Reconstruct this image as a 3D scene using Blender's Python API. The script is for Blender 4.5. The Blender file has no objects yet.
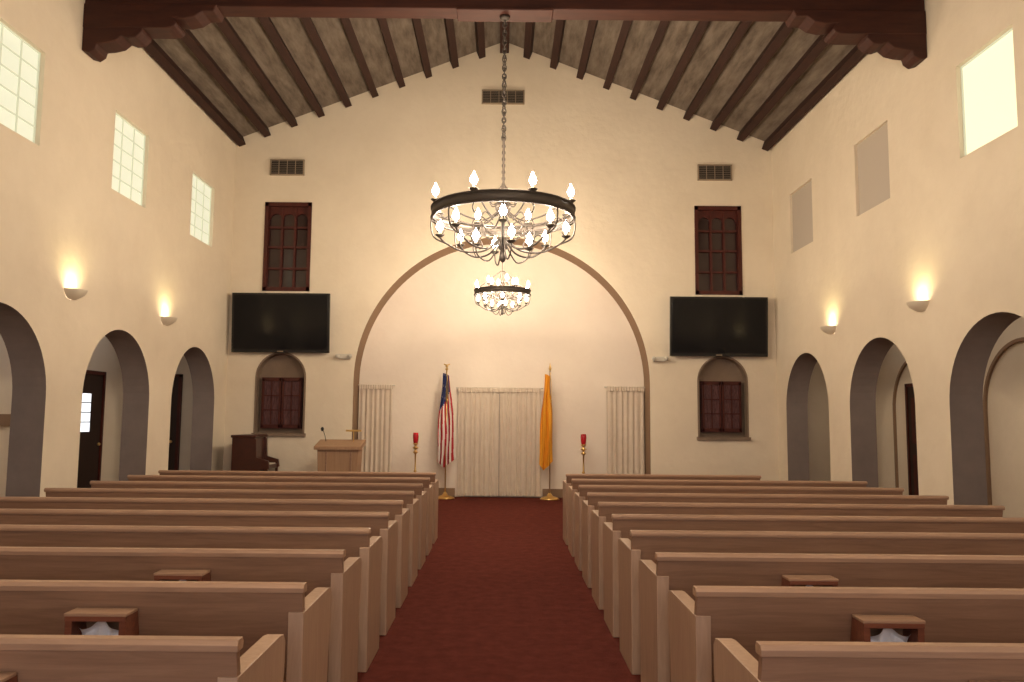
import bpy, bmesh, math, random
from mathutils import Vector, Matrix
random.seed(4)
S=bpy.context.scene
try:
    S.view_settings.view_transform='Standard'; S.view_settings.look='None'
except Exception: pass

# ------------------------------------------------------------------ materials
def mat(name,col,rough=.6,metal=0,noise=None,bump=0,bscale=60,emit=None,estr=0,spec=.3,wood=False,stretch=(1,1,1)):
    m=bpy.data.materials.new(name); m.use_nodes=True
    nt=m.node_tree; b=nt.nodes['Principled BSDF']
    b.inputs['Base Color'].default_value=(*col,1); b.inputs['Roughness'].default_value=rough
    b.inputs['Metallic'].default_value=metal
    b.inputs['Specular IOR Level'].default_value=spec
    tc=nt.nodes.new('ShaderNodeTexCoord'); mp=nt.nodes.new('ShaderNodeMapping')
    mp.inputs['Scale'].default_value=stretch
    nt.links.new(tc.outputs['Object'],mp.inputs['Vector'])
    if noise:
        c2,sc,lo,hi=noise
        n=nt.nodes.new('ShaderNodeTexNoise'); n.inputs['Scale'].default_value=sc; n.inputs['Detail'].default_value=6
        n.inputs['Roughness'].default_value=.65
        if wood: n.inputs['Distortion'].default_value=.6
        r=nt.nodes.new('ShaderNodeValToRGB'); r.color_ramp.elements[0].position=lo; r.color_ramp.elements[1].position=hi
        r.color_ramp.elements[0].color=(*col,1); r.color_ramp.elements[1].color=(*c2,1)
        nt.links.new(mp.outputs[0],n.inputs['Vector']); nt.links.new(n.outputs['Fac'],r.inputs['Fac'])
        nt.links.new(r.outputs['Color'],b.inputs['Base Color'])
    if bump:
        n2=nt.nodes.new('ShaderNodeTexNoise'); n2.inputs['Scale'].default_value=bscale; n2.inputs['Detail'].default_value=4
        bp=nt.nodes.new('ShaderNodeBump'); bp.inputs['Strength'].default_value=bump; bp.inputs['Distance'].default_value=.02
        nt.links.new(mp.outputs[0],n2.inputs['Vector']); nt.links.new(n2.outputs['Fac'],bp.inputs['Height']); nt.links.new(bp.outputs[0],b.inputs['Normal'])
    if emit:
        b.inputs['Emission Color'].default_value=(*emit,1); b.inputs['Emission Strength'].default_value=estr
    return m
PLASTER=mat('plaster_cream',(.78,.685,.545),.9,noise=((.72,.625,.49),1.2,.35,.7),bump=.35,bscale=7)
PLASTERLIT=mat('plaster_chancel_lit',(.86,.76,.65),.9,noise=((.81,.71,.60),1.2,.35,.7),bump=.3,bscale=7)  # chancel light put into the colour: brighter, pinker copy of the cream plaster
TAUPE=mat('taupe_tone',(.25,.20,.175),.85,noise=((.21,.168,.148),3,.3,.7))  # darker grey-brown tone for side arch reveals, far baseboard and curtain split
WTAUPE=mat('paint_window_taupe',(.25,.18,.13),.85,noise=((.21,.15,.11),3,.3,.7))
BROWN=mat('paint_brown',(.27,.175,.11),.8)
CARPET=mat('carpet_red',(.150,.036,.026),1,noise=((.088,.021,.016),9,.3,.75),bump=.5,bscale=250,spec=.05)
BOARD=mat('ceiling_board',(.225,.182,.145),.9,noise=((.115,.088,.066),2.6,.35,.65),bump=.3,bscale=10,stretch=(3,.6,3))
BEAM=mat('beam_dark',(.045,.016,.011),.7,noise=((.026,.010,.007),5,.3,.7),stretch=(4,.5,4))
TIE=mat('truss_wood',(.062,.018,.010),.6,noise=((.034,.010,.007),4,.3,.7),stretch=(.6,4,4))
OAK=mat('oak_pew',(.47,.295,.195),.42,noise=((.33,.20,.13),7,.3,.72),wood=True,stretch=(.35,5,5),spec=.4)
OAKD=mat('oak_shaded',(.34,.20,.128),.42,noise=((.23,.13,.082),7,.3,.72),wood=True,stretch=(.35,5,5),spec=.4)  # darker oak copy, paints in the shade on pew backs below the lit caps
OAKE=mat('oak_end',(.47,.315,.22),.45,noise=((.36,.23,.16),7,.3,.72),wood=True,stretch=(5,5,.5),spec=.4)
RACK=mat('rack_wood',(.24,.085,.05),.4,noise=((.15,.05,.03),8,.3,.7),wood=True,stretch=(.4,5,5))
TISSUE=mat('tissue_white',(.8,.8,.85),.9)
DKRED=mat('window_wood_darkred',(.085,.018,.012),.45,noise=((.05,.011,.008),8,.3,.7))
DKGLASS=mat('dark_glass',(.030,.012,.012),.12,spec=.6)
VGLASS=mat('curtained_glass',(.13,.055,.055),.5,noise=((.05,.02,.022),18,.35,.65),stretch=(4,1,.6))
DKDOOR=mat('dark_door',(.035,.02,.015),.5)
VENT=mat('vent_dark',(.03,.025,.022),.6)
VENTS=mat('vent_slat',(.30,.23,.16),.5)
BLACK=mat('tv_bezel',(.008,.008,.009),.25,spec=.5)
SCREEN=mat('tv_screen',(.004,.004,.006),.14,spec=.22)
WHITE=mat('white_plastic',(.62,.58,.50),.5)
CURT=mat('curtain_cream',(.70,.60,.49),.95,noise=((.64,.54,.43),6,.3,.7))
BRASS=mat('brass',(.75,.50,.18),.3,metal=1)
IRON=mat('wrought_iron',(.085,.07,.06),.5,metal=.3)
CANDLE=mat('candle_sleeve',(.7,.62,.45),.6)
BULB=mat('bulb_glow',(1,.9,.7),.5,emit=(1,.86,.70),estr=75)
RED=mat('red_glass',(.45,.012,.02),.15,spec=.6)
FR=mat('flag_red',(.42,.02,.03),.85); FW=mat('flag_white',(.72,.66,.60),.85); FB=mat('flag_blue',(.03,.04,.13),.85)
GOLDF=mat('flag_gold',(.80,.36,.03),.8)
PIANO=mat('piano_wood',(.05,.02,.014),.3,noise=((.08,.026,.016),5,.3,.7)); 
IVORY=mat('ivory_keys',(.7,.66,.55),.4)
PULP=mat('pulpit_oak',(.40,.25,.15),.5,noise=((.32,.19,.11),6,.3,.7),wood=True,stretch=(5,5,.5))
WINL=mat('window_pane_shade',(.4,.4,.33),.6,emit=(.86,.88,.66),estr=.70)
WINR=mat('window_pane_sun',(.25,.25,.2),.6,emit=(1,.95,.64),estr=.98)
WINB=mat('window_blind',(.50,.44,.37),.9)
MUNT=mat('muntin_glow',(.42,.42,.33),.6,emit=(.70,.73,.52),estr=.50)  # bars emit a little, imitating daylight around them
DGLASS=mat('door_pane_light',(.6,.6,.6),.4,emit=(.9,.95,1),estr=1.3)
SCON=mat('sconce_ceramic',(.66,.58,.46),.6)

# ------------------------------------------------------------------ builder
def cr(pts,n=8):
    P=[Vector(p) for p in pts]; out=[]
    for i in range(len(P)-1):
        p0=P[max(i-1,0)];p1=P[i];p2=P[i+1];p3=P[min(i+2,len(P)-1)]
        for k in range(n):
            t=k/n
            out.append(.5*((2*p1)+(-p0+p2)*t+(2*p0-5*p1+4*p2-p3)*t*t+(-p0+3*p1-3*p2+p3)*t**3))
    out.append(P[-1]); return out
class B:
    def __init__(s): s.bm=bmesh.new(); s.m=[]
    def mi(s,m):
        if m not in s.m: s.m.append(m)
        return s.m.index(m)
    def box(s,c,d,m,rot=None):
        M=Matrix.Translation(c)
        if rot is not None: M=M@rot
        M=M@Matrix.Diagonal((d[0],d[1],d[2],1))
        r=bmesh.ops.create_cube(s.bm,size=1,matrix=M); k=s.mi(m)
        for f in {f for v in r['verts'] for f in v.link_faces}: f.material_index=k
    def bb(s,x0,x1,y0,y1,z0,z1,m): s.box(((x0+x1)/2,(y0+y1)/2,(z0+z1)/2),(abs(x1-x0),abs(y1-y0),abs(z1-z0)),m)
    def prism(s,poly,ax,a,b,m):
        def P(u,v,w):
            return {'x':(w,u,v),'y':(u,w,v),'z':(u,v,w)}[ax]
        A=[s.bm.verts.new(P(u,v,a)) for u,v in poly]; C=[s.bm.verts.new(P(u,v,b)) for u,v in poly]
        k=s.mi(m); n=len(poly); fs=[s.bm.faces.new(A),s.bm.faces.new(C[::-1])]
        for i in range(n): fs.append(s.bm.faces.new((A[i],C[i],C[(i+1)%n],A[(i+1)%n])))
        for f in fs: f.material_index=k
        bmesh.ops.recalc_face_normals(s.bm,faces=fs)
    def lathe(s,prof,c,m,seg=16,closed=False,T=None):
        k=s.mi(m); rings=[]
        for r,z in prof:
            ring=[]
            for i in range(seg):
                a=2*math.pi*i/seg; v=Vector((max(r,.0005)*math.cos(a),max(r,.0005)*math.sin(a),z))
                if T: v=T@v
                ring.append(s.bm.verts.new(v+Vector(c)))
            rings.append(ring)
        fs=[]
        R=list(zip(rings,rings[1:]))
        if closed: R.append((rings[-1],rings[0]))
        for A,C in R:
            for i in range(seg): fs.append(s.bm.faces.new((A[i],A[(i+1)%seg],C[(i+1)%seg],C[i])))
        for f in fs: f.material_index=k; f.smooth=True
        bmesh.ops.recalc_face_normals(s.bm,faces=fs)
    def tube(s,pts,r,m,seg=6,taper=None):
        pts=[Vector(p) for p in pts]; k=s.mi(m); rings=[]; up=None
        for i,p in enumerate(pts):
            t=(pts[min(i+1,len(pts)-1)]-pts[max(i-1,0)]).normalized()
            if up is None:
                up=Vector((0,0,1)) if abs(t.z)<.9 else Vector((1,0,0))
            n=(up-t*up.dot(t)).normalized(); b=t.cross(n); up=n
            rr=r if taper is None else r*(1+(taper-1)*i/(len(pts)-1))
            rings.append([s.bm.verts.new(p+(n*math.cos(2*math.pi*j/seg)+b*math.sin(2*math.pi*j/seg))*rr) for j in range(seg)])
        fs=[]
        for A,C in zip(rings,rings[1:]):
            for j in range(seg): fs.append(s.bm.faces.new((A[j],A[(j+1)%seg],C[(j+1)%seg],C[j])))
        fs.append(s.bm.faces.new(rings[0][::-1])); fs.append(s.bm.faces.new(rings[-1]))
        for f in fs: f.material_index=k; f.smooth=True
        bmesh.ops.recalc_face_normals(s.bm,faces=fs)
    def ball(s,c,r,m,sz=1,seg=10):
        R=bmesh.ops.create_uvsphere(s.bm,u_segments=seg,v_segments=max(6,seg-3),radius=r,matrix=Matrix.Translation(c)@Matrix.Diagonal((1,1,sz,1)))
        k=s.mi(m)
        for f in {f for v in R['verts'] for f in v.link_faces}: f.material_index=k; f.smooth=True
    def sheet(s,fn,nu,nv,mf):
        V=[[s.bm.verts.new(fn(i/nu,j/nv)) for i in range(nu+1)] for j in range(nv+1)]
        for j in range(nv):
            for i in range(nu):
                f=s.bm.faces.new((V[j][i],V[j][i+1],V[j+1][i+1],V[j+1][i])); f.material_index=s.mi(mf((i+.5)/nu,(j+.5)/nv)); f.smooth=True
    def mesh(s,name):
        me=bpy.data.meshes.new(name); s.bm.to_mesh(me); s.bm.free()
        for m in s.m: me.materials.append(m)
        return me
    def done(s,name,loc=None,bevel=0):
        o=bpy.data.objects.new(name,s.mesh(name)); S.collection.objects.link(o)
        if loc: o.location=loc
        if bevel:
            b=o.modifiers.new('bevel','BEVEL'); b.width=bevel; b.segments=2; b.limit_method='ANGLE'
        return o

# wall from 2D outline + holes (through a filled curve)
def wall2d(name,splines,thick,mode,off,base,fn=None):
    cu=bpy.data.curves.new(name,'CURVE'); cu.dimensions='2D'; cu.fill_mode='BOTH'; cu.extrude=thick/2
    for sp in splines:
        q=cu.splines.new('POLY'); q.points.add(len(sp)-1)
        for i,(a,b) in enumerate(sp): q.points[i].co=(a,b,0,1)
        q.use_cyclic_u=True
    t=bpy.data.objects.new(name,cu); S.collection.objects.link(t)
    bpy.context.view_layer.update()
    me0=bpy.data.meshes.new_from_object(t.evaluated_get(bpy.context.evaluated_depsgraph_get()))
    bpy.data.objects.remove(t)
    bm=bmesh.new(); bm.from_mesh(me0)
    for v in bm.verts:
        a,b,c=v.co
        v.co=(off+c,a,b) if mode=='x' else (a,off+c,b)
    bmesh.ops.remove_doubles(bm,verts=bm.verts,dist=1e-4)
    bmesh.ops.recalc_face_normals(bm,faces=bm.faces)
    mats=[base]
    for f in bm.faces:
        f.material_index=0; f.smooth=False
        if fn:
            n=f.normal; edge=abs(n.x if mode=='x' else n.y)<.5
            r=fn(f.calc_center_median(),n,edge)
            if r:
                if r not in mats: mats.append(r)
                f.material_index=mats.index(r)
    me=bpy.data.meshes.new(name)
    for m in mats: me.materials.append(m)
    bm.to_mesh(me); bm.free()
    o=bpy.data.objects.new(name,me); S.collection.objects.link(o); return o
def arc(cx,cz,r,a0,a1,n=28): return [(cx+r*math.cos(math.radians(a0+(a1-a0)*i/n)),cz+r*math.sin(math.radians(a0+(a1-a0)*i/n))) for i in range(n+1)]

# ------------------------------------------------------------------ dimensions
W=5.38; YB=15.65; YA=16.3; YN=-4.0; EAVE=7.12; RIDGE=9.22; TH=.4; WO=7.35
SL=(RIDGE-EAVE)/W; AR=.98; SPR=1.80
LC=[14.05-2.78*i for i in range(6)]; RC=[14.17-2.76*i for i in range(6)]

# floor
b=B(); b.bb(-WO-.3,WO+.3,YN,YA+.3,-.1,0,CARPET); b.done('floor')

def side_wall(name,sg,cs):
    out=[(YN,0)]
    for c in sorted(cs): out+=[(c-AR,0)]+arc(c,SPR,AR,180,0)+[(c+AR,0)]
    out+=[(YA,0),(YA,EAVE+.02),(YN,EAVE+.02)]
    sp=[out]
    for c in cs: sp.append([(c-.53,4.68),(c+.53,4.68),(c+.53,5.80),(c-.53,5.80)])
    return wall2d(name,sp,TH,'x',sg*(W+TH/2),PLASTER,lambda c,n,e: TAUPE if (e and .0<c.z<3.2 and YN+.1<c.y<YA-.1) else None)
side_wall('wall_left',-1,LC); side_wall('wall_right',1,RC)

# far wall (gable) with chancel arch and window recesses
R0=2.90; Z0=2.265
out=[(-W,0),(-R0,0)]+arc(0,Z0,R0,180,0,56)+[(R0,0),(W,0),(W,EAVE),(0,RIDGE),(-W,EAVE)]
sp=[out]; 
AWX=4.32
for sg in(-1,1):
    cx=sg*AWX
    sp.append([(cx-.46,1.24),(cx+.46,1.24)]+arc(cx,2.34,.46,0,180,20))
    cx=sg*4.28
    sp.append([(cx-.465,4.04),(cx+.465,4.04),(cx+.465,5.83),(cx-.465,5.83)])
def fm(c,n,e):
    if not e: return None
    if abs(c.x)<R0+.02 and c.z<Z0+R0+.02: return BROWN
    if 1.2<c.z<2.85 and abs(c.x)<5: return WTAUPE
wall2d('wall_far',sp,YA-YB,'y',(YA+YB)/2,PLASTER,fm)
b=B(); b.bb(-W-TH,W+TH,YA,YA+.2,0,RIDGE+.2,PLASTERLIT); b.done('wall_chancel')
b=B(); b.bb(-W-TH,W+TH,YN-.2,YN,0,RIDGE+.2,PLASTER); b.done('wall_near')
b=B(); b.bb(-WO-.2,-WO,YN,YA,0,3.4,PLASTER); b.done('wall_left_corridor')
b=B(); b.bb(WO,WO+.2,YN,YA,0,3.4,PLASTER); b.done('wall_right_corridor')
for sg,nm in((-1,'left'),(1,'right')):
    b=B(); x0,x1=sorted((sg*(W+TH),sg*(WO+.2))); b.bb(x0,x1,YN,YA+.2,3.4,3.5,PLASTER); b.done('ceiling_%s_corridor'%nm)
    b=B(); b.bb(x0,x1,YA,YA+.2,0,3.4,PLASTER); b.done('wall_%s_corridor_end'%nm)
    b=B(); b.bb(x0,x1,YN-.2,YN,0,3.4,PLASTER); b.done('wall_%s_corridor_near'%nm)

# ceiling boards
b=B()
for sg in(-1,1):
    b.prism([(0,RIDGE),(sg*(W+.5),EAVE-SL*.5),(sg*(W+.5),EAVE-SL*.5+.12),(0,RIDGE+.12)],'y',YN-.2,YA+.2,BOARD)
b.done('ceiling')
ang=math.atan(SL)
b=B()
for sg in(-1,1):
    for i in range(1,11):
        x=sg*(i*W/10-.03 - (.04 if i==10 else 0)); z=RIDGE-abs(x)*SL
        rot=Matrix.Rotation(sg*ang,4,'Y')
        c=Vector((x,(YN+YB)/2,z))+rot@Vector((0,0,-.075))
        b.box(c,(.135,YB-YN,.19),BEAM,rot)
b.bb(-.09,.09,YN,YB,RIDGE-.25,RIDGE-.02,BEAM)
b.done('ceiling_purlins')
# truss
TY=9.93
b=B()
b.bb(-W,W,TY-.14,TY+.14,6.80,7.12,TIE)
b.bb(-.62,.62,TY-.16,TY+.16,6.775,6.82,TIE)
b.bb(-.13,.13,TY-.13,TY+.13,7.08,RIDGE-.2,TIE)
for sg in(-1,1):
    b.prism([(sg*W,7.0),(sg*W,7.10),(0,RIDGE-.22),(0,RIDGE-.5),(sg*(W-.6),7.0)],'y',TY-.12,TY+.12,TIE)
    u=[(W,6.82),(W,6.50),(W-1.05,6.50)]+[(W-1.05-.14*math.sin(t),6.50+.07-.07*math.cos(t)) for t in(.5,1,1.57,2.2)]+[(W-1.13,6.64),(W-1.28,6.63),(W-1.42,6.66),(W-1.52,6.73),(W-1.66,6.73),(W-1.70,6.82)]
    b.prism([(sg*x,z) for x,z in u],'y',TY-.16,TY+.16,TIE)
    l=[(W,6.52),(W,6.20),(W-.10,6.17),(W-.17,6.22),(W-.19,6.29),(W-.30,6.30),(W-.42,6.33),(W-.50,6.40),(W-.58,6.37),(W-.68,6.38),(W-.75,6.45),(W-.76,6.52)]
    b.prism([(sg*x,z) for x,z in l],'y',TY-.15,TY+.15,TIE)
b.done('ceiling_truss',bevel=.012)

# ------------------------------------------------------------------ side windows
n=0
for sg,cs in((-1,LC),(1,RC)):
    for i,c in enumerate(cs):
        n+=1
        lit=(sg<0) or i>=2
        pane=WINL if sg<0 else (WINR if i>=2 else WINB)
        b=B(); xo=sg*(W+(.07 if lit else .045))
        b.bb(xo,xo+sg*.03,c-.53,c+.53,4.68,5.80,pane)
        if lit:
            if sg<0:
                for k in range(1,3): b.bb(xo-sg*.012,xo,c-.53+1.06*k/3-.010,c-.53+1.06*k/3+.010,4.68,5.80,MUNT)
                for k in range(1,5): b.bb(xo-sg*.012,xo,c-.53,c+.53,4.68+1.12*k/5-.008,4.68+1.12*k/5+.008,MUNT)
            for q in(c-.53,c+.51): b.bb(xo-sg*.015,xo,q,q+.02,4.68,5.80,MUNT)
            for q in(4.68,5.78): b.bb(xo-sg*.015,xo,c-.53,c+.53,q,q+.02,MUNT)
        b.done('window_%d'%n)

# ------------------------------------------------------------------ far wall fittings
def grille(name,cx,z0,z1,hw,nb):
    b=B(); b.bb(cx-hw,cx+hw,YB-.03,YB-.005,z0,z1,VENT)
    for x in(cx-hw,cx+hw): b.bb(x-.012,x+.012,YB-.045,YB,z0,z1,VENTS)
    for z in(z0,z1): b.bb(cx-hw-.012,cx+hw+.012,YB-.045,YB,z-.012,z+.012,VENTS)
    for k in range(1,nb):
        x=cx-hw+2*hw*k/nb; b.bb(x-.006,x+.006,YB-.04,YB-.02,z0,z1,VENTS)
    for k in range(1,8):
        z=z0+(z1-z0)*k/8; b.bb(cx-hw,cx+hw,YB-.034,YB-.028,z-.002,z+.002,VENTS)
    b.done(name)
grille('air_vent',-4.33,6.39,6.69,.33,4); grille('air_vent',4.23,6.36,6.66,.33,4); grille('air_vent',-.02,7.90,8.17,.42,5)
for sg in(-1,1):
    n+=1
    cx=sg*4.28; b=B(); y=YB
    b.bb(cx-.465,cx+.465,y+.10,y+.14,4.04,5.83,DKGLASS)
    for x in(-.43,.43): b.bb(cx+x-.035,cx+x+.035,y-.02,y+.12,4.04,5.83,DKRED)
    b.bb(cx-.465,cx+.465,y-.02,y+.12,5.75,5.83,DKRED); b.bb(cx-.465,cx+.465,y-.02,y+.12,4.04,4.12,DKRED)
    for x in(-.13,.13): b.bb(cx+x-.022,cx+x+.022,y+.03,y+.11,4.1,5.75,DKRED)
    for z in(4.50,4.93,5.33): b.bb(cx-.42,cx+.42,y+.04,y+.11,z-.022,z+.022,DKRED)
    for k in(-1,0,1):
        xc=cx+k*.26; r=.112
        pts=[(xc-.14,5.50),(xc-.14,5.76),(xc+.14,5.76),(xc+.14,5.50)]+[(xc+r*math.cos(t*math.pi/10),5.50+r*math.sin(t*math.pi/10)) for t in range(0,11)]
        b.prism(pts,'y',y+.05,y+.10,DKRED)
    b.done('window_%d'%n)
    n+=1
    cx=sg*AWX; b=B()
    b.bb(cx-.5,cx+.5,y+.20,y+.24,1.2,2.9,WTAUPE)
    b.bb(cx-.40,cx+.40,y+.12,y+.20,1.34,2.34,DKRED)
    for k in(-1,1):
        xc=cx+k*.195
        b.bb(xc-.15,xc+.15,y+.105,y+.125,1.42,2.26,VGLASS)
        b.bb(xc-.012,xc+.012,y+.085,y+.11,1.42,2.26,DKRED)
        for z in(1.70,1.98): b.bb(xc-.15,xc+.15,y+.085,y+.11,z-.012,z+.012,DKRED)
        for e in(-.165,.165): b.bb(xc+e-.02,xc+e+.02,y+.08,y+.13,1.36,2.32,DKRED)
        for z in(1.38,2.30): b.bb(xc-.18,xc+.18,y+.08,y+.13,z-.035,z+.035,DKRED)
    b.bb(cx-.52,cx+.52,y-.05,y+.18,1.19,1.25,WTAUPE)
    ins=arc(cx,2.34,.46,0,180,20); 
    o1=[(cx+.46,1.25)]+ins+[(cx-.46,1.25)]; 
    o2=[(cx-.495,1.25)]+arc(cx,2.34,.495,180,0,20)+[(cx+.495,1.25)]
    b.prism(o1+o2,'y',y-.012,y+.02,WTAUPE)
    b.done('window_%d'%n)
    # TV
    b=B(); tx=4.31 if sg<0 else 4.22; rt=Matrix.Rotation(math.radians(4),4,'X')
    z0=3.39; yy=YB-.16
    b.box((sg*tx,yy,z0),(1.90,.06,1.16),BLACK,rt)
    b.box(Vector((sg*tx,yy,z0))+rt@Vector((0,-.031,.012)),(1.82,.006,1.06),SCREEN,rt)
    b.box(Vector((sg*tx,yy,z0))+rt@Vector((0,-.034,-.555)),(.12,.004,.018),VENTS,rt)
    b.bb(sg*tx-.3,sg*tx+.3,YB-.13,YB-.001,3.25,3.6,BLACK)
    b.done('flat_screen_television',bevel=.006)
    # emergency light
    b=B(); ex=sg*3.08
    b.bb(ex-.12,ex+.12,YB-.08,YB-.001,2.71,2.80,WHITE)
    for k in(-1,1):
        T=Matrix.Rotation(math.radians(90),4,'X')
        b.lathe([(.0,-.03),(.03,-.03),(.042,.02),(.042,.035),(0,.035)],(ex+k*.12,YB-.10,2.76),WHITE,12,T=T)
    b.done('emergency_light')

# baseboards
b=B(); b.bb(-2.9,-.92,YA-.03,YA,0,.17,BROWN); b.bb(.84,2.9,YA-.03,YA,0,.17,BROWN); b.done('baseboard_chancel')
b=B(); b.bb(-W,-R0,YB-.03,YB,0,.17,TAUPE); b.bb(R0,W,YB-.03,YB,0,.17,TAUPE); b.done('baseboard_far')

# curtains
def drape(name,x0,x1,z0,z1,y,folds,split=False):
    b=B()
    def f(u,v):
        x=x0+(x1-x0)*u; a=.020*(.6+.4*v)
        w=math.sin(u*folds*2*math.pi)+.25*math.sin(u*folds*3.1*math.pi+1.3)
        return (x+.006*math.sin(u*37+v*2),y+a*w,z1-(z1-z0)*v)
    b.sheet(f,int(folds*10),8,lambda u,v:CURT)
    b.tube([(x0-.04,y,z1+.02),(x1+.04,y,z1+.02)],.014,WHITE)
    b.sheet(lambda u,v:(x0+(x1-x0)*u,y-.03-.008*math.sin(u*folds*4*math.pi),z1+.03-.09*v),int(folds*12),1,lambda u,v:CURT)
    if split: b.bb((x0+x1)/2-.005,(x0+x1)/2+.005,y-.045,y-.02,z0,z1-.1,TAUPE)
    b.done(name)
drape('door_curtain',-.88,.80,.03,2.16,YA-.10,17,True)
drape('drape_panel',-2.88,-2.20,.03,2.20,YA-.10,7); drape('drape_panel',2.12,2.88,.03,2.20,YA-.10,7)

# ------------------------------------------------------------------ flags
def flag(name,x,y,us,sgn):
    b=B(); top=2.66
    b.lathe([(0,0),(.19,0),(.19,.02),(.15,.045),(.06,.07),(.035,.11),(.022,.13),(0,.13)],(x,y,0),BRASS,20)
    b.tube([(x,y,.1),(x,y,top-.12)],.013,BRASS if us else PULP,8)
    if us:
        b.lathe([(0,0),(.02,.0),(.035,.02),(.02,.04),(0,.05)],(x,y,top-.14),BRASS,10)
        b.ball((x,y,top-.06),.03,BRASS,1.2); b.tube([(x-.06,y,top-.02),(x,y,top-.05),(x+.06,y,top-.02)],.012,BRASS)
    else:
        b.lathe([(0,0),(.02,.01),(.03,.05),(.014,.10),(0,.17)],(x,y,top-.14),BRASS,10)
    b.tube(cr([(x,y-.02,top-.17),(x+.03,y-.05,2.2),(x+.02,y-.05,1.95)],5),.006,BRASS,5)
    b.ball((x+.02,y-.05,1.92),.018,BRASS,2)
    zt=top-.2; zb=.60 if us else .56
    def f(u,v):
        w=(.13+.23*min(1,v*1.3)**.9) if us else (.11+.16*min(1,v*1.3))
        cxx=x+(-.01+.03*v if us else -.05-.03*v)
        X=cxx+(u-.5)*w+.012*math.sin(v*9+u*4)
        Y=y-.03+(.05*math.sin(u*4.2*math.pi+v*1.5)+.02*math.sin(u*9*math.pi-v*3))*(.5+.5*v)
        Z=zt-(zt-zb)*v*(1-.10*abs(u-.4)*1.6)-.05*u*(1-v)
        return (X,Y,Z)
    def mf(u,v):
        if not us: return GOLDF
        if v<.42-.25*u and u<.92: return FB if not (int(u*26)%8==3 and int(v*40)%5==0) else FW
        return FR if int((u+.10*v)*9)%2==0 else FW
    b.sheet(f,52,40,mf)
    b.done(name)
flag('american_flag',-1.09,YA-.42,True,-1); flag('state_flag',.96,YA-.42,False,-1)

# votive stands
for x in(-1.68,1.62):
    b=B(); y=YA-.45
    b.lathe([(0,0),(.17,0),(.17,.02),(.10,.05),(.03,.09),(.015,.14),(.015,.5),(.035,.53),(.015,.56),(.015,.86),(.03,.88),(.055,.90),(.03,.92),(.02,.95),(.045,.97),(.07,.985),(.03,1.0),(.02,1.03),(.05,1.06),(.06,1.075),(0,1.075)],(x,y,0),BRASS,16)
    b.lathe([(0,1.075),(.04,1.075),(.052,1.12),(.058,1.22),(.05,1.28),(.045,1.28),(.045,1.12),(0,1.12)],(x,y,0),RED,16)
    b.done('votive_candle_stand')

# pulpit
b=B(); px=-2.93; py=14.7
b.bb(px-.36,px+.36,py-.26,py+.26,0,.08,PULP)
b.prism([(px-.33,.08),(px+.33,.08),(px+.37,1.0),(px-.37,1.0)],'y',py-.22,py+.22,PULP)
b.prism([(py-.28,.99),(py+.28,1.07),(py+.28,1.16),(py+.24,1.16),(py-.28,1.05)],'x',px-.42,px+.42,PULP)
b.bb(px-.22,px-.19,py-.235,py-.21,.15,.95,OAKD); b.bb(px+.22,px+.25,py-.235,py-.21,.15,.95,OAKD)
b.tube(cr([(px-.28,py+.1,1.08),(px-.30,py+.08,1.22),(px-.32,py-.02,1.34),(px-.31,py-.10,1.36)],5),.007,BLACK,6)
b.ball((px-.31,py-.12,1.355),.030,BLACK,1.3)
b.tube([(px+.22,py+.1,1.08),(px+.22,py+.1,1.32)],.01,BRASS,6); b.bb(px+.08,px+.36,py+.06,py+.14,1.31,1.345,BRASS)
b.done('pulpit',bevel=.008)
# upright piano in corner
b=B(); qx=-4.60; qy=15.15
side=[(qx-.34,0),(qx-.34,1.20),(qx+.02,1.22),(qx+.10,1.16),(qx+.12,.82),(qx+.34,.76),(qx+.36,.62),(qx+.14,.58),(qx+.12,0)]
b.prism(side,'y',qy-.36,qy-.30,PIANO); b.prism(side,'y',qy+.30,qy+.36,PIANO)
b.bb(qx-.32,qx+.06,qy-.31,qy+.31,.05,1.18,PIANO); b.bb(qx-.36,qx+.10,qy-.38,qy+.38,1.18,1.23,PIANO)
b.bb(qx,qx+.32,qy-.30,qy+.30,.60,.68,PIANO); b.bb(qx+.12,qx+.30,qy-.28,qy+.28,.68,.70,IVORY)
b.bb(qx+.28,qx+.33,qy-.36,qy-.31,0,.64,PIANO); b.bb(qx+.28,qx+.33,qy+.31,qy+.36,0,.64,PIANO)
b.done('upright_piano',bevel=.01)

# ------------------------------------------------------------------ sconces
def sconce(sg,y,z):
    b=B(); x=sg*W-sg*.002
    RR=[.07,.125,.165,.185,.195]
    def f(u,v):
        a=-math.pi/2+u*math.pi; r=RR[min(4,int(v*4+.01))] 
        return (x-sg*r*math.cos(a),y+.85*r*math.sin(a),z-.06+.12*v)
    b.sheet(f,16,4,lambda u,v:SCON)
    b.sheet(lambda u,v:(x-sg*.07*v*math.cos(-math.pi/2+u*math.pi),y+.06*v*math.sin(-math.pi/2+u*math.pi),z-.06),16,1,lambda u,v:SCON)
    b.sheet(lambda u,v:(x-sg*(.195-.014*v)*math.cos(-math.pi/2+u*math.pi),y+.85*(.195-.014*v)*math.sin(-math.pi/2+u*math.pi),z+.06),16,1,lambda u,v:SCON)
    b.ball((x-sg*.09,y,z),.03,BULB,1.2,8)
    o=b.done('uplight_sconce')
    l=bpy.data.lights.new('sconce_lamp','SPOT'); l.energy=15; l.color=(1,.82,.38); l.shadow_soft_size=.05; l.spot_size=math.radians(150); l.spot_blend=1
    lo=bpy.data.objects.new('sconce_lamp',l); S.collection.objects.link(lo); lo.location=(x-sg*.14,y,z+.06)
    lo.rotation_euler=Vector((sg*.25,0,1)).to_track_quat('-Z','Y').to_euler(); lo.parent=o
for y in(9.87,12.66,7.1,4.3,1.5): sconce(-1,y,3.07)
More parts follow.
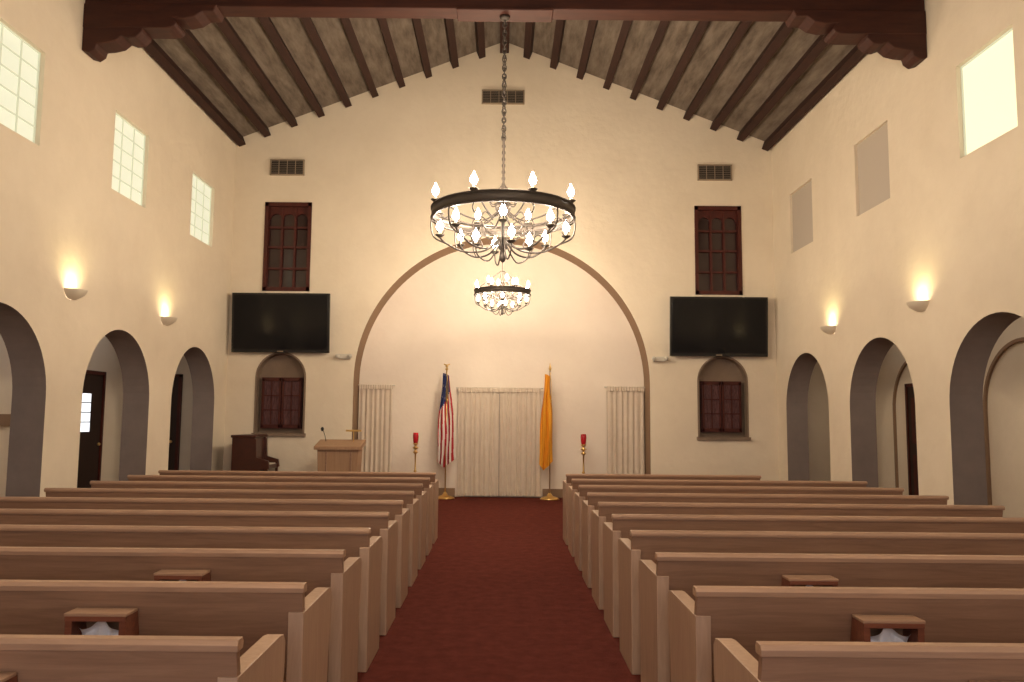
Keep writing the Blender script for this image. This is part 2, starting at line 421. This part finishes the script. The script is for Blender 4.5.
for y in(10.14,12.94,7.25,4.45,1.65): sconce(1,y,3.05)

# ------------------------------------------------------------------ corridor doors etc
b=B(); xx=-WO+.001
b.bb(xx,xx+.05,13.75,14.65,0,2.30,DKDOOR)
for y0,y1 in((13.69,13.75),(14.65,14.71)): b.bb(xx,xx+.08,y0,y1,0,2.36,DKRED)
b.bb(xx,xx+.08,13.69,14.71,2.30,2.36,DKRED); b.bb(xx+.05,xx+.06,13.95,14.25,1.28,1.95,DGLASS)
for k in range(3): b.bb(xx+.055,xx+.068,13.95,14.25,1.28+.17*(k+1)-.008,1.28+.17*(k+1)+.008,DKDOOR)
b.ball((xx+.09,14.55,1.05),.03,BRASS); b.done('door_1')
b=B(); b.bb(-7.3,-6.55,YA-.05,YA-.001,0,2.35,DKDOOR); b.bb(-6.55,-6.49,YA-.08,YA-.001,0,2.41,DKRED); b.bb(-7.34,-6.49,YA-.08,YA-.001,2.35,2.41,DKRED)
b.bb(-7.1,-6.75,YA-.06,YA-.045,1.3,2.1,DKRED); b.ball((-6.65,YA-.08,1.05),.03,BRASS); b.done('door_2')
b=B(); b.bb(-WO,-WO+.03,9.5,12.3,1.40,1.58,BROWN); b.done('trim_1')
for i,c in enumerate((8.5,11.20,14.02)):
    b=B(); r=.98
    o1=[(c-r,0)]+arc(c,1.80,r,180,0)+[(c+r,0)]; o2=[(c+r-.05,0)]+arc(c,1.80,r-.05,0,180)+[(c-r+.05,0)]
    b.prism(o1+o2,'x',WO-.04,WO,BROWN); b.done('trim_%d'%(i+2))
b=B(); c=13.95; x1=WO-.001
b.bb(x1-.05,x1,c-.42,c+.45,0,2.2,DKDOOR); b.bb(x1-.07,x1,c-.48,c-.42,0,2.26,DKRED); b.bb(x1-.07,x1,c+.45,c+.51,0,2.26,DKRED); b.bb(x1-.07,x1,c-.48,c+.51,2.2,2.26,DKRED)
b.bb(x1-.06,x1-.045,c-.3,c+.33,1.2,2.0,DKRED); b.bb(x1-.06,x1-.045,c-.3,c+.33,.25,1.0,DKRED)
b.ball((x1-.09,c-.33,1.05),.03,BRASS); b.done('door_3')

# ------------------------------------------------------------------ pews
def pewmesh(L,rackx,sg):
    b=B()
    def bx(x0,x1,*a): b.bb(sg*x0,sg*x1,*a)
    def pr(poly,x0,x1,m): b.prism(poly,'x',sg*x0,sg*x1,m)
    e=.065
    end=[(.012,0),(.012,.768),(.50,.768),(.555,.76),(.580,.73),(.580,.62),(.54,.44),(.53,0)]
    pr(end,0,e,OAKE); pr(end,L-e,L,OAKE)
    pr([(-.010,.852),(-.016,.874),(-.006,.890),(.035,.890),(.046,.874),(.043,.852)],-.004,L+.004,OAK)
    pr([(.0,.855),(.035,.855),(.125,.44),(.125,.16),(.095,.16),(.095,.44)],.004,L-.004,OAKD)
    pr([(.07,.47),(.54,.43),(.56,.415),(.55,.39),(.08,.40)],e,L-e,OAK)
    bx(e,L-e,.46,.49,.30,.40,OAKD)
    for q in(L*.35,L*.68): bx(q-.02,q+.02,.12,.48,0,.40,OAKE)
    if rackx:
        w=.125; z0=.635; z1=.77
        x0=rackx-w; x1=rackx+w
        bx(x0,x1,-.09,.06,z0,z0+.015,RACK)
        bx(x0,x0+.028,-.09,.06,z0,z1,RACK); bx(x1-.028,x1,-.09,.06,z0,z1,RACK)
        bx(x0,x1,.04,.06,z0,z1,RACK)
        bx(x0,x1,-.095,-.075,z0,z0+.04,RACK); bx(x0,x1,-.095,-.08,z1-.02,z1,RACK)
        bx(x0-.004,x1+.004,-.095,.01,z1,z1+.012,OAK)
        b.sheet(lambda u,v:(sg*(x0+.035+u*.18),-.06+.04*math.sin(v*3.1)+.01*math.sin(u*20),z0+.02+.08*v*(1-.5*abs(u-.5))+.012*math.sin(u*9+v*4)),14,6,lambda u,v:TISSUE)
    return b.mesh('pew')
AX=.83
mL=pewmesh(3.51,.83,-1); mR=pewmesh(3.43,.79,1); mS=pewmesh(2.47,0,1)
nL=pewmesh(3.51,0,-1); nR=pewmesh(3.43,0,1)
for i in range(10):
    y=2.62+.85*i
    for sg in(-1,1):
        m=(mL if i<3 else nL) if sg<0 else (mR if i<3 else (nR if i<9 else mS))
        o=bpy.data.objects.new('church_pew',m); S.collection.objects.link(o); o.location=(sg*AX,y,0)
        bv=o.modifiers.new('bevel','BEVEL'); bv.width=.007; bv.segments=2; bv.limit_method='ANGLE'

# ------------------------------------------------------------------ chandeliers
def chandelier(y,zr,R,ztop,N,k,power,nl,upper=False):
    b=B(); C=lambda r,a,z:(r*math.cos(a),y+r*math.sin(a),z)
    h=.062*k
    b.lathe([(R,zr-h),(R+.02,zr-h),(R+.02,zr+h),(R,zr+h)],(0,y,0),IRON,48,closed=True)
    for dz in(-h,h): b.lathe([(R-.01,zr+dz-.008),(R+.032,zr+dz-.008),(R+.032,zr+dz+.008),(R-.01,zr+dz+.008)],(0,y,0),IRON,48,closed=True)
    st=[(0,-.62),(.03,-.60),(.05,-.56),(.03,-.52),(.02,-.48),(.05,-.44),(.08,-.38),(.05,-.32),(.025,-.28),(.025,-.05),(.07,0),(.11,.06),(.12,.10),(.07,.15),(.035,.18),(.03,.26),(.07,.30),(.075,.33),(.03,.38),(.018,.42),(.018,.95),(.035,.98),(.018,1.01),(0,1.02)]
    b.lathe([(r*k*.9,zr+z*k) for r,z in st],(0,y,0),IRON,12)
    z=zr+1.0*k; i=0
    while z<ztop-.02:
        pts=[]; A=Matrix.Rotation(math.pi/2*(i%2),3,'Z')
        for q in range(11):
            a=2*math.pi*q/10; v=A@Vector((.024*math.cos(a),0,.040*math.sin(a))); pts.append(Vector((0,y,z))+v)
        b.tube(pts,.009,IRON,5); z+=.058; i+=1
    b.lathe([(0,ztop),(.07,ztop),(.06,ztop-.03),(.02,ztop-.05),(0,ztop-.05)],(0,y,0),IRON,16)
    def candle(r,a,z):
        p=C(r,a,z)
        b.lathe([(0,0),(.02*k,.0),(.055*k,.025*k),(.06*k,.035*k),(.02*k,.03*k),(0,.03*k)],p,IRON,10)
        b.tube([p,(p[0],p[1],p[2]+.09*k)],.016*k,CANDLE,8)
        b.lathe([(rr*k,zz*k) for rr,zz in((0,.085),(.022,.090),(.040,.115),(.045,.140),(.036,.170),(.018,.205),(.006,.235),(0,.245))],p,BULB,8)
    for i in range(N):
        a=2*math.pi*(i+.5)/N
        b.tube(cr([C(.05*k,a,zr+.05*k),C(R*.3,a,zr-.10*k),C(R*.6,a,zr-.06*k),C(R*.85,a,zr+.04*k),C(R,a,zr+.0)],5),.011*k,IRON,5)
        b.tube(cr([C(.03*k,a,zr+.20*k),C(.12*k,a,zr+.30*k),C(.19*k,a,zr+.22*k),C(.15*k,a,zr+.12*k),C(.08*k,a,zr+.14*k)],5),.009*k,IRON,5)
        candle(R+.012,a,zr+h+.0)
        a2=a+math.pi/N
        b.tube(cr([C(.04*k,a2,zr-.30*k),C(R*.25,a2,zr-.46*k),C(R*.55,a2,zr-.48*k),C(R*.80,a2,zr-.38*k),C(R*.90,a2,zr-.30*k)],5),.013*k,IRON,5)
        b.tube(cr([C(R*.55,a2,zr-.48*k),C(R*.62,a2,zr-.34*k),C(R*.50,a2,zr-.26*k),C(R*.42,a2,zr-.34*k),C(R*.48,a2,zr-.38*k)],5),.009*k,IRON,5)
        b.tube(cr([C(R*.80,a2,zr-.38*k),C(R*.98,a2,zr-.30*k),C(R*1.03,a2,zr-.15*k),C(R*1.01,a2,zr-.03)],5),.011*k,IRON,5)
        b.tube(cr([C(R*.2,a2,zr-.10*k),C(R*.34,a2,zr-.02*k),C(R*.44,a2,zr-.12*k),C(R*.34,a2,zr-.24*k),C(R*.2,a2,zr-.3*k)],5),.009*k,IRON,5)
        candle(R*.90,a2,zr-.30*k)
        b.tube(cr([C(R,a,zr-h),C(R*1.05,a,zr-h-.07*k),C(R*.98,a,zr-h-.12*k),C(R*.93,a,zr-h-.07*k)],4),.008*k,IRON,5)
    for i in range(max(4,N//2)):
        a=2*math.pi*i/max(4,N//2)+.3
        b.tube(cr([C(.03*k,a,zr-.36*k),C(R*.2,a,zr-.60*k),C(R*.36,a,zr-.55*k),C(R*.40,a,zr-.44*k)],5),.010*k,IRON,5)
        candle(R*.40,a,zr-.44*k)
        if upper:
            b.tube(cr([C(.02*k,a,zr+.12*k),C(R*.3,a,zr+.06*k),C(R*.52,a,zr+.14*k),C(R*.55,a,zr+.22*k)],5),.010*k,IRON,5)
            candle(R*.55,a,zr+.22*k)
            b.tube([C(.02,a,zr+.62*k),C(R,a,zr+h)],.006,IRON,5)
    o=b.done('chandelier')
    for i in range(nl):
        a=2*math.pi*i/nl+.2
        l=bpy.data.lights.new('chandelier_lamp','POINT'); l.energy=power/nl; l.color=(1,.80,.57); l.shadow_soft_size=.08
        lo=bpy.data.objects.new('chandelier_lamp',l); S.collection.objects.link(lo); lo.location=C(R*.9,a,zr+.36*k); lo.parent=o
    return o
chandelier(TY,4.15,.885,6.76,8,1.0,370,4)
chandelier(13.6,3.72,.46,RIDGE-.25,8,.62,265,3,True)
chandelier(3.2,4.15,.885,RIDGE-.25,8,1.0,370,4)  # unseen third chandelier, added to light the near part of the nave

# ------------------------------------------------------------------ lights
def area(name,loc,rot,sx,sy,e,col):
    l=bpy.data.lights.new(name,'AREA'); l.shape='RECTANGLE'; l.size=sx; l.size_y=sy; l.energy=e; l.color=col
    o=bpy.data.objects.new(name,l); S.collection.objects.link(o); o.location=loc; o.rotation_euler=rot; return o
area('corridor_fill_left',(-6.55,6,3.36),(0,0,0),1,18,45,(.98,.93,.92))  # added fill lamp under the corridor ceiling, no visible source
area('corridor_fill_right',(6.55,6,3.36),(0,0,0),1,18,45,(1,.88,.74))  # same added fill for the right corridor
area('rear_fill',(0,YN+.1,2.6),(math.radians(90),0,0),5,3.2,200,(.99,.94,.93))  # unseen fill lamp added before the near wall to brighten the pew backs
w=bpy.data.worlds.new('World'); S.world=w; w.use_nodes=True; w.node_tree.nodes['Background'].inputs[0].default_value=(.6,.7,.9,1); w.node_tree.nodes['Background'].inputs[1].default_value=.6

# ------------------------------------------------------------------ camera
cd=bpy.data.cameras.new('camera'); cam=bpy.data.objects.new('camera',cd); S.collection.objects.link(cam)
cd.sensor_width=36; cd.lens=800/1024*36; cd.shift_x=10/1024
cam.location=(0,0,1.60)
M=Matrix.Rotation(math.radians(90+5.43),4,'X')@Matrix.Rotation(math.radians(.5),4,'Z')
cam.rotation_euler=M.to_euler(); S.camera=cam
